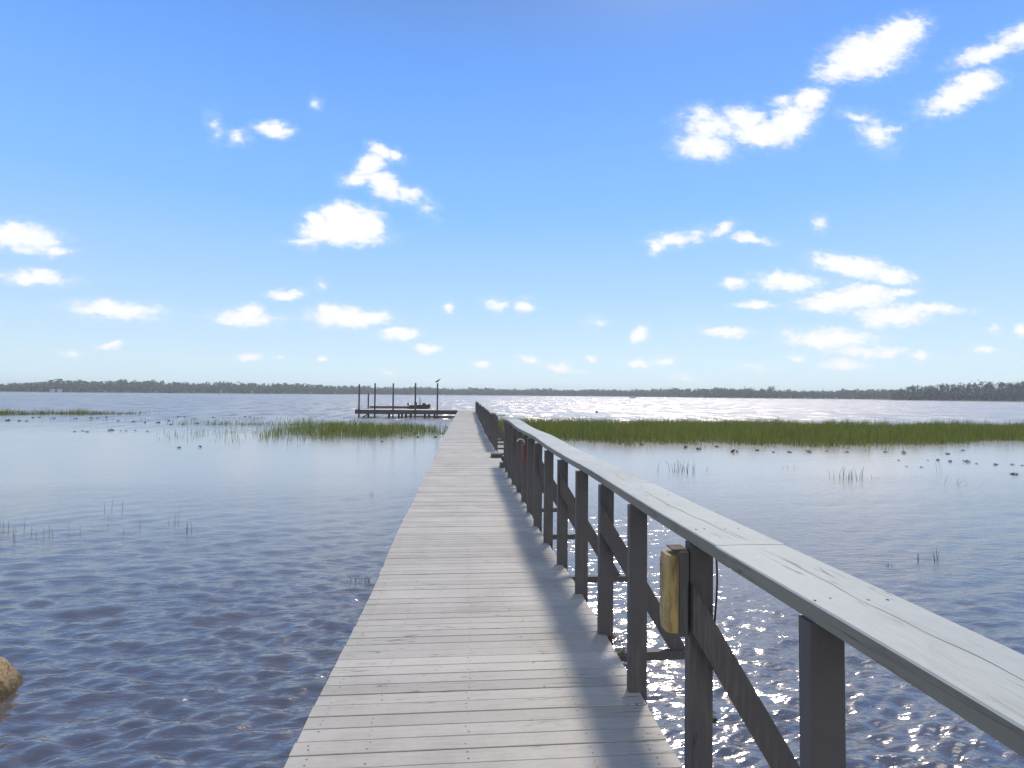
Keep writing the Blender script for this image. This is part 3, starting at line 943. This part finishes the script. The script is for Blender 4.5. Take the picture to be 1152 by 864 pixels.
# ------------------------------------------------------------------ dock at the end of the boardwalk
dk = empty('dock', (-4.4, 49.5, 0))
tag(dk, 'wooden dock with tall dark poles at the far end of the boardwalk', 'dock')
dx0, dx1, dy0, dy1 = -9.6, .95, 49.35, 52.6
def D_(x, y, z): return (x + 4.4, y - 49.5, z)
mb = MB(); x = dx0
while x < dx1:
    mb.box(x + 4.4, x + 4.4 + .135, dy0 - 49.5, dy1 - 49.5, DECK - .035, DECK + random.uniform(-.002, .002)); x += .142
mb.build('plank_deck', MAT['pale_deck'], dk)
MB().box(dx0 + 4.4 - .05, -.75 + 4.4, dy0 - 49.56, dy0 - 49.505, DECK - .36, DECK + .012).build('front_beam', MAT['dark_wood'], dk)
MB().box(dx0 + 4.4 - .05, dx0 + 4.4 - .002, dy0 - 49.5, dy1 - 49.5, DECK - .32, DECK + .01).build('side_beam', MAT['dark_wood'], dk)
MB().box(dx0 + 4.4, dx1 + 4.4, dy1 - 49.495, dy1 - 49.44, DECK - .32, DECK + .01).build('rear_beam', MAT['dark_wood'], dk)
MB().beam(D_(-5.4, 49.3, .17), D_(-.9, 49.3, .15), .06, .10).build('low_rail', MAT['dark_wood'], dk)
MB().beam(D_(-9.0, 49.33, .05), D_(-8.4, 49.33, DECK - .3), .06, .10).build('brace', MAT['dark_wood'], dk)
poles = [(403.9, 2.95, 49.24), (414.3, 2.2, 52.75), (421.7, 3.05, 49.24), (442.2, 3.05, 49.24), (467.2, 3.1, 49.24), (492.0, 3.1, 49.24)]
PX = []
for (px, h, yy_) in poles:
    d = ray(px, 450); t = yy_ / d.y; X = d.x * t; PX.append((X, yy_, h))
    MB().tube([D_(X, yy_, -1.2), D_(X + .01, yy_, h)], [.075, .065], 8).build('tall_pole', MAT['dark_wood'], dk)
for px in (437.5, 452, 456.5, 462, 478, 489):
    d = ray(px, 450); t = 49.45 / d.y; X = d.x * t
    MB().tube([D_(X, 49.7, -1.2), D_(X, 49.7, DECK - .04)], .09, 8).build('piling', MAT['dark_wood'], dk)
for X in (-9, -6.2, -3.4, -.6):
    MB().tube([D_(X, 52.3, -1.2), D_(X, 52.3, DECK - .04)], .09, 8).build('piling', MAT['dark_wood'], dk)

# bird on the right-hand pole
X, Yp, h = PX[-1]
b = empty('perched_bird', (X, Yp, h)); tag(b, 'small grey bird perched on top of the rightmost dock pole', 'bird')
mb = MB()
mb.tube([(-.24, 0, .06), (-.14, 0, .12), (-.02, 0, .18), (.08, 0, .24), (.13, 0, .30), (.15, 0, .345), (.20, 0, .36), (.235, 0, .355), (.30, 0, .345)],
        [.012, .045, .082, .075, .045, .032, .04, .025, .004], 10)
mb.tube([(.0, .02, .0), (.02, .02, .14)], .008, 5); mb.tube([(.0, -.02, .0), (.02, -.02, .14)], .008, 5)
mb.build('body', MAT['bird'], b, True)

# low floating dock and small boat beyond
p0 = on_water(416.5, 459.0); p1 = on_water(464.5, 459.5)
fd = empty('floating_dock', ((p0 + p1) / 2)[:]); fd.location.z = 0
Lh = abs(p1.x - p0.x) / 2
tag(fd, 'long low dark floating dock behind the tall dock poles', 'dock')
MB().box(-Lh, Lh, 0, 1.2, .22, .30).build('deck', MAT['pale_deck'], fd)
MB().box(-Lh - .01, Lh + .01, -.05, -.004, .03, .31).build('side_board', MAT['dark_wood'], fd)
for x in (-.8, -.3, .3, .8): MB().tube([(x * Lh, .1, -.1), (x * Lh, 1.1, -.1)], .28, 10).build('float', MAT['black'], fd)


def make_boat(name, Lb, W, Hh, loc, rz, label, extras=True):
    root = empty(name, loc, rz)
    n = 14; sec = []
    for i in range(n + 1):
        t = i / n; x = -Lb / 2 + Lb * t
        w = W / 2 * (1 - max(0, (t - .55) / .45) ** 2.2 * .92) * (.9 + .1 * min(1, t * 4))
        keel = -.12 + .30 * max(0, (t - .7) / .3) ** 2; g = Hh * (1 + .35 * t * t)
        sec.append([(x, -w, g), (x, -w * .82, keel + .08), (x, 0, keel), (x, w * .82, keel + .08), (x, w, g), (x, w * .92, g), (x, w * .74, keel + .14), (x, -w * .74, keel + .14), (x, -w * .92, g)])
    mb = MB(); vs = [p for s_ in sec for p in s_]; kk = 9
    fs = [(i * kk + j, (i + 1) * kk + j, (i + 1) * kk + (j + 1) % kk, i * kk + (j + 1) % kk) for i in range(n) for j in range(kk)]
    mb.add(vs, fs + [(0, 8, 7, 6, 5, 4, 3, 2, 1), tuple(n * kk + j for j in range(kk))])
    mb.build('hull', MAT['metal'], root, False)
    for x in (-Lb * .22, Lb * .12): MB().box(x - .12, x + .12, -W * .40, W * .40, Hh * .62, Hh * .62 + .04).build('seat', MAT['dark_wood'], root)
    mm = MB(); mm.box(-Lb / 2 - .28, -Lb / 2 - .04, -.13, .13, Hh - .02, Hh + .34, ch=.05); mm.box(-Lb / 2 - .22, -Lb / 2 - .1, -.05, .05, -.4, Hh - .02)
    mm.build('outboard_motor', MAT['black'], root)
    if extras:
        for (x, z, a) in ((-.1, 1.35, .10), (.15, .95, -.15)):
            MB().tube([(x, 0, Hh * .6), (x + a, .1, Hh + z)], [.04, .03], 5).build('fishing_rod', MAT['black'], root)
        MB().box(.35, .8, -.25, .25, Hh * .5, Hh + .34, ch=.03).build('cool_box', MAT['dark_wood'], root)
        MB().box(-.8, -.42, -.2, .2, Hh * .5, Hh + .50, ch=.05).build('chair_back', MAT['black'], root)
    tag(root, label, 'boat')
    return root


pb = on_water(472.3, 459.9)
make_boat('small_boat', 3.0, 1.3, .50, (pb.x, pb.y, 0), 0.1, 'small dark motor boat with upright fishing rods at the floating dock end')
pb = on_water(712, 446.6); az = math.atan2(pb.x, pb.y)
Dm = 480
bt = make_boat('motor_boat', 5.2, 1.9, .65, (math.sin(az) * Dm, math.cos(az) * Dm, 0), .25, 'tiny dark motor boat far out in front of the distant shore', False)


def person(loc, label, rz=0):
    """seated figure as one skinned surface"""
    P = {'pel': (0, 0, 0), 'bel': (0, .02, .18), 'ch': (0, .03, .38), 'nk': (0, .02, .52), 'hd': (0, 0, .62), 'ht': (0, 0, .74),
         'sl': (-.17, .02, .45), 'el': (-.24, -.05, .22), 'hl': (-.15, -.28, .14), 'sr': (.17, .02, .45), 'er': (.24, -.05, .22), 'hr': (.15, -.28, .14),
         'kl': (-.12, -.42, .04), 'fl': (-.12, -.46, -.36), 'tl': (-.13, -.60, -.38), 'kr': (.12, -.42, .04), 'fr': (.12, -.46, -.36), 'tr': (.13, -.60, -.38)}
    rad = dict(pel=.15, bel=.14, ch=.16, nk=.06, hd=.10, ht=.08, sl=.07, el=.05, hl=.04, sr=.07, er=.05, hr=.04, kl=.07, fl=.05, tl=.04, kr=.07, fr=.05, tr=.04)
    names = list(P); E = [('pel', 'bel'), ('bel', 'ch'), ('ch', 'nk'), ('nk', 'hd'), ('hd', 'ht'), ('ch', 'sl'), ('sl', 'el'), ('el', 'hl'), ('ch', 'sr'), ('sr', 'er'), ('er', 'hr'),
                          ('pel', 'kl'), ('kl', 'fl'), ('fl', 'tl'), ('pel', 'kr'), ('kr', 'fr'), ('fr', 'tr')]
    me = bpy.data.meshes.new('person'); me.from_pydata([P[n] for n in names], [(names.index(a), names.index(b)) for a, b in E], [])
    o = link(bpy.data.objects.new('person', me)); o.location = loc; o.rotation_euler.z = rz
    sk = o.modifiers.new('skin', 'SKIN')
    for i, n in enumerate(names): me.skin_vertices[0].data[i].radius = (rad[n], rad[n])
    me.skin_vertices[0].data[0].use_root = True
    o.modifiers.new('sub', 'SUBSURF').levels = 1
    me.materials.append(MAT['cloth'])
    tag(o, label, 'person')


# ------------------------------------------------------------------ rock
import bmesh
bm = bmesh.new(); bmesh.ops.create_icosphere(bm, subdivisions=5, radius=1)
from mathutils import noise as mn
for vtx in bm.verts:
    q = vtx.co.copy()
    d = 1 + .16 * mn.noise(q * 1.3 + Vector((4, 1, 2))) + .07 * mn.noise(q * 4) + .025 * mn.noise(q * 12)
    vtx.co = Vector((q.x * .44 * d, q.y * .40 * d, q.z * .40 * d))
me = bpy.data.meshes.new('boulder'); bm.to_mesh(me); bm.free()
me.polygons.foreach_set('use_smooth', [True] * len(me.polygons)); me.materials.append(MAT['rock'])
rk = link(bpy.data.objects.new('boulder', me)); rk.location = (-3.55, 4.10, -.05)
tag(rk, 'rounded tan boulder standing out of the water at the lower left', 'boulder')

# ------------------------------------------------------------------ marsh grass beds
def blades(points, h, w, lean, rs):
    n = len(points)
    a = rs.uniform(0, 2 * math.pi, n); dirx, diry = np.cos(a), np.sin(a)
    la = rs.uniform(0, 2 * math.pi, n); lm = lean * rs.uniform(.2, 1, n) * h
    wx, wy = dirx * w / 2, diry * w / 2
    V = np.zeros((n, 5, 3))
    bx, by = points[:, 0], points[:, 1]
    mx, my = bx + np.cos(la) * lm * .3, by + np.sin(la) * lm * .3
    tx, ty = bx + np.cos(la) * lm, by + np.sin(la) * lm
    V[:, 0] = np.stack([bx - wx, by - wy, np.full(n, -.08)], 1); V[:, 1] = np.stack([bx + wx, by + wy, np.full(n, -.08)], 1)
    V[:, 2] = np.stack([mx + wx * .8, my + wy * .8, h * .55], 1); V[:, 3] = np.stack([mx - wx * .8, my - wy * .8, h * .55], 1)
    V[:, 4] = np.stack([tx, ty, h], 1)
    i = np.arange(n)[:, None] * 5
    F3 = np.concatenate([i + [0, 1, 2], i + [0, 2, 3], i + [3, 2, 4]])
    return V.reshape(-1, 3), F3


def sn(x, y, s, seed):   # cheap smooth noise
    return (np.sin(x * s + seed) * np.sin(y * s * 1.3 + seed * 2.1) + .5 * np.sin(x * s * 2.7 + y * s * 1.1 + seed) + .4 * np.sin(x * s * 5.3 - y * s * 4.1 + 3 * seed)) / 1.4


def bed(name, label, n, xr, yr, dens, hmean, width, seed):
    rs = np.random.default_rng(seed)
    X = rs.uniform(*xr, n); Y = rs.uniform(*yr, n)
    p = dens(X, Y); keep = rs.uniform(0, 1, n) < p
    X, Y, p = X[keep], Y[keep], p[keep]
    h = hmean * (.78 + .30 * sn(X, Y, .9, seed)) * rs.uniform(.45, 1.4, len(X)) * (.55 + .45 * np.clip(p, 0, 1))
    V, F3 = blades(np.stack([X, Y], 1), h, width * rs.uniform(.6, 1.3, len(X)), .35, rs)
    o = link(bpy.data.objects.new(name, np_mesh(name, V, F3, MAT['grass'])))
    tag(o, label, 'marsh grass', kind='stuff')
    return len(X)


def dens_right(X, Y):
    az = X / Y
    front = np.interp(az, [.03, .12, .35, .62, .86, 1.0, 1.3], [25.5, 24.6, 23.2, 22.3, 22.0, 24.5, 25])
    front = front + .8 * sn(X, Y * 0, .8, 2) + .5 * sn(X, Y * 0, 2.3, 5)
    backy = np.interp(az, [0, .2, 1.0, 1.4], [41, 41, 37.5, 34]) + 1.0 * sn(X, Y * 0, .35, 7)
    d = np.clip((Y - front) / 1.6, 0, 1) ** 1.5 * np.clip((backy - Y) / .8, 0, 1)
    fringe = .05 * ((Y > front - 1.3) & (Y <= front + .5)) * (sn(X, Y, 2.1, 9) > .1)
    return np.maximum(d, fringe) * (X > 1.3)


def dens_left(X, Y):
    e = ((X + 5.9) / 5.1) ** 2 + ((Y - 31.6) / 6.0) ** 2
    core = np.clip((1.0 - e + .35 * sn(X, Y, 1.0, 3)) * 1.6, 0, 1) * .7
    e2 = ((X + 7.5) / 7.5) ** 2 + ((Y - 30.0) / 6.3) ** 2
    fr = np.clip(1 - e2, 0, 1) * .13 * (sn(X, Y, 1.6, 8) > .1) + .02 * (e2 < 1.15)
    st = np.clip(1 - np.abs(Y - 36.5 + .08 * X) / 1.6, 0, 1) * (X < -6) * (X > -20) * .95 * (.6 + .4 * sn(X, Y, .9, 4)) * np.clip((X + 20) / 6, 0, 1)
    return np.clip(np.maximum(np.maximum(core, fr), st), 0, 1) * (X < -.95)


def dens_farleft(X, Y):
    c = 53 + .0 * X + 1.5 * sn(X, Y * 0, .2, 1)
    d = np.clip((2.6 - np.abs(Y - c)) / 1.5, 0, 1) * np.clip((-29 - X) / 6, 0, 1)
    thin = .08 * (np.abs(Y - 43.5 - .25 * (X + 20)) < 1.8) * (X < -13) * (X > -30) * (sn(X, Y, 1.4, 6) > 0)
    return np.maximum(d, thin)


bed('marsh_grass', 'wide band of green marsh grass growing in the lake right of the boardwalk', 150000, (1.3, 56), (20.5, 40), dens_right, .60, .016, 1)
bed('marsh_grass', 'smaller green grass bed in the water left of the boardwalk before the dock', 42000, (-20, -.95), (22.5, 39), dens_left, .58, .016, 2)
bed('marsh_grass', 'thin dark grass strip at the far left on open water', 60000, (-75, -12), (38, 60), dens_farleft, .50, .03, 3)


# ------------------------------------------------------------------ floating plants and reeds
def float_proto(seed, w):
    rs = np.random.default_rng(seed); mb = MB()
    for k in range(26):
        a = rs.uniform(0, 6.28); r = w * rs.uniform(0, 1) ** .6
        cx, cy = math.cos(a) * r, math.sin(a) * r * .7
        s = rs.uniform(.035, .075); t = rs.uniform(.1, .8); b = rs.uniform(0, 6.28); z = rs.uniform(.02, .15) * (1.1 - r / w * .6)
        ux, uy = math.cos(b), math.sin(b)
        vs = []
        for q in range(6):
            an = q * 1.047; lx, ly = math.cos(an) * s, math.sin(an) * s * .75
            vs.append((cx + ux * lx * math.cos(t) - uy * ly, cy + uy * lx * math.cos(t) + ux * ly, z + lx * math.sin(t)))
        mb.add(vs, [(0, 1, 2, 3, 4, 5)])
        if k % 3 == 0: mb.tube([(cx, cy, -.04), (cx, cy, z)], .006, 4)
    return mb


fp = []
for s in range(4):
    o = float_proto(40 + s, .20).build('floating_plant', MAT['float']); fp.append(o)
usedf = set()


def put_float(px, py, wpx, label, group):
    p = on_water(px, py + 1)
    base = random.choice(fp)
    if base.name in usedf: o = base.copy(); link(o)
    else: o = base; usedf.add(base.name)
    s = wpx * p.y / F / .42 * .8
    o.location = (p.x, p.y, 0); o.scale = (s, s * .8, min(s, 1.9) * .9); o.rotation_euler.z = random.uniform(0, 6.28)
    tag(o, label, 'floating plant', group)


G = 'dark floating plants on the open water at right'
for (x, y, w, lab) in [
    (1011, 517, 5, 'small dark floating plant leftmost in the loose row right of the grass tip'),
    (1044, 517, 4, 'narrow dark floating plant left of the bigger clump below the grass'),
    (1055, 517, 8, 'dark floating plant clump right beside the narrow one below the grass'),
    (1069, 518.5, 9, 'flat double clump of floating leaves in the middle of the right row'),
    (1088, 519, 12, 'longest dark floating clump in the row on the right water'),
    (1099, 521, 5, 'faint small floating leaves right of the longest clump'),
    (1120, 522, 8, 'compact round floating clump, darkest in the right row'),
    (1139, 522, 7, 'arched floating clump second from the right photo edge'),
    (1150, 523, 5, 'floating clump at the right photo edge'),
    (1020, 524, 4, 'tiny floating leaf clump below the left end of the row'),
    (1037, 525, 5, 'tiny pair of floating leaves below the narrow plant'),
    (1141, 533, 12, 'flat faint raft of leaves below the row at far right')]:
    put_float(x, y, w, lab, G)
for x, y, w in [(700, 497, 8), (722, 500, 10), (745, 499, 6), (772, 503, 9), (786, 505, 12), (806, 502, 8), (826, 508, 16), (852, 506, 9), (870, 508, 6), (888, 508, 8), (910, 508, 12), (953, 508, 7),
                (997, 508, 7), (1017, 509, 12), (1066, 510, 8), (676, 496, 5), (650, 495, 6), (1083, 506, 6), (930, 507, 6), (664, 497, 4)]:
    put_float(x, y, w, 'small dark floating plant close along the front edge of the right grass band', 'floating plants at the edge of the right grass band')
for x, y, w in [(84, 484.6, 4), (93, 484, 4), (98, 485, 5), (125, 483.5, 9), (136, 484, 4), (142, 484, 4), (152, 483.6, 4), (166, 484.4, 4)]:
    put_float(x, y, w, 'small dark floating plant in the thin left row on smooth water', 'floating plants in the thin left row')
for x, y, w, lab in [(201.5, 503, 7, 'dark floating plant left of its twin on the smooth water below the left row'), (225, 502, 7, 'dark floating plant right of its twin on the smooth water below the left row')]:
    put_float(x, y, w, lab, 'pair of floating plants below the left row')
for x, y, w in [(9, 472.5, 8), (22, 473, 6), (30, 473, 5), (37, 469.5, 5), (44, 469, 4), (60, 470, 5), (85, 470.5, 5), (102, 469.5, 5), (110, 470, 4), (120, 469, 5), (133, 473, 5), (150, 474, 6), (163, 475, 6),
                (178, 475, 8), (190, 473, 6), (200, 468.5, 5), (208, 468.5, 4), (240, 469, 4), (276, 468.5, 5), (281, 468.7, 4), (222, 476, 7), (205, 477, 6), (192, 477, 6)]:
    put_float(x, y, w, 'dark floating plant scattered in front of the far left grass strip', 'floating plants by the far left grass strip')
for x, y, w in [(452, 492, 6), (470, 491, 7), (490, 491, 8), (498, 487, 6), (480, 484, 6), (503, 480, 5), (430, 496, 5), (468, 487, 5)]:
    put_float(x, y, w, 'dark floating plant in the ragged right end of the left grass bed', 'floating plants at the left grass bed')
p_ = on_water(671, 464.5)
o = fp[1].copy(); link(o); o.location = (p_.x, p_.y, 0); o.scale = (1.6, 1, 2.2)
tag(o, 'lone dark floating clump on the glittering water beyond the right grass', 'floating plant')


def tuft(px, py, n, spread, h, label, group=None, lean=.25, seed=0, w=.004):
    rs = random.Random(seed + int(px))
    p = on_water(px, py); mb = MB()
    for k in range(n):
        x, y = rs.gauss(0, spread), rs.gauss(0, spread * .5); hh = h * rs.uniform(.4, 1.05); a = rs.uniform(0, 6.28); l = hh * lean * rs.uniform(.2, 1.2)
        mb.tube([(x, y, -.05), (x + math.cos(a) * l * .3, y + math.sin(a) * l * .3, hh * .55), (x + math.cos(a) * l, y + math.sin(a) * l, hh)], [w, w * .8, w * .3], 4, cap=False)
    o = mb.build('reed_tuft', MAT['reed']); o.location = (p.x, p.y, 0)
    tag(o, label, 'reeds', group)


GR = 'sparse reeds on open water'
tuft(760, 532, 16, .22, .42, 'reed tuft rising above the rail edge on the pale smooth water', GR, .5, 1, .006)
tuft(778, 529, 5, .3, .2, 'low sparse stems just right of the tuft above the rail edge', GR, .6, 9, .006)
tuft(959, 540, 20, .28, .36, 'widest reed tuft below the middle of the right grass band', GR, .3, 2, .005)
tuft(988, 540, 3, .12, .16, 'few short stems right of the widest reed tuft', GR, .3, 2)
tuft(1057, 531, 3, .1, .35, 'two thin leaning stems below the right row of floating plants', GR, .6, 3)
tuft(1080, 546, 4, .15, .28, 'bent thin stems nearer than the right row of floating plants', GR, .8, 4)
tuft(1033, 631, 2, .012, .22, 'single dark upright stem on rippled water at right', GR, .2, 5, .006)
tuft(1054, 631, 5, .03, .20, 'little branching stem right beside the single upright stem', GR, .8, 6, .004)
tuft(1000, 637, 3, .05, .03, 'nearly sunken weed below the single upright stem', GR, 2.0, 6, .006)
tuft(398, 655, 5, .05, .10, 'few short stems in the water beside the left deck edge', GR, .6, 7, .003)
tuft(411, 656, 9, .05, .09, 'denser short stems closest to the left deck edge', GR, .8, 8, .003)
tuft(192, 592, 4, .12, .35, 'thin upright stems left of the deck on rippled water', GR, .08, 10, .003)
tuft(211, 600, 4, .05, .30, 'cluster of thin stems right of the other upright stems on the left water', GR, .08, 11, .003)
tuft(127, 577, 3, .1, .3, 'faint stems farther out on the left water', GR, .08, 12, .003)
tuft(100, 600, 5, .35, .24, 'faint line of thin stems near the left reeds', GR, .08, 13, .003)
tuft(32, 607, 11, .38, .28, 'row of thin upright stems near the left photo edge', GR, .08, 14, .003)
tuft(4, 600, 6, .08, .42, 'tallest thin stems at the left photo edge', GR, .08, 15, .004)
tuft(420, 560, 3, .05, .2, 'thin lone stems left of the deck halfway to the grass', GR, .1, 16, .003)
tuft(895, 528, 4, .2, .18, 'short sparse stems between the two reed tufts at right', GR, .3, 17, .005)

# ------------------------------------------------------------------ haze
hz = MB().box(-2200, 2200, -60, 2300, -1.0, 24).build('haze', [])
hm = bpy.data.materials.new('haze_air'); hm.use_nodes = True; ht = hm.node_tree
for n in list(ht.nodes):
    if n.type != 'OUTPUT_MATERIAL': ht.nodes.remove(n)
pv = ht.nodes.new('ShaderNodeVolumePrincipled'); pv.inputs['Color'].default_value = (.82, .9, 1, 1); pv.inputs['Density'].default_value = .00036
pv.inputs['Anisotropy'].default_value = .2
ht.links.new(pv.outputs[0], ht.nodes['Material Output'].inputs['Volume'])
hz.data.materials.append(hm)
tag(hz, 'thin pale haze over the whole lake', 'haze', kind='stuff')

# ------------------------------------------------------------------ render settings
scene.view_settings.view_transform = 'Standard'
scene.view_settings.look = 'None'
scene.view_settings.exposure = 0.60
scene.view_settings.gamma = 1
scene.cycles.use_denoising = True
scene.cycles.max_bounces = 6
scene.cycles.volume_bounces = 0
scene.cycles.sample_clamp_indirect = 4
scene.cycles.use_adaptive_sampling = True
scene.cycles.adaptive_threshold = .02
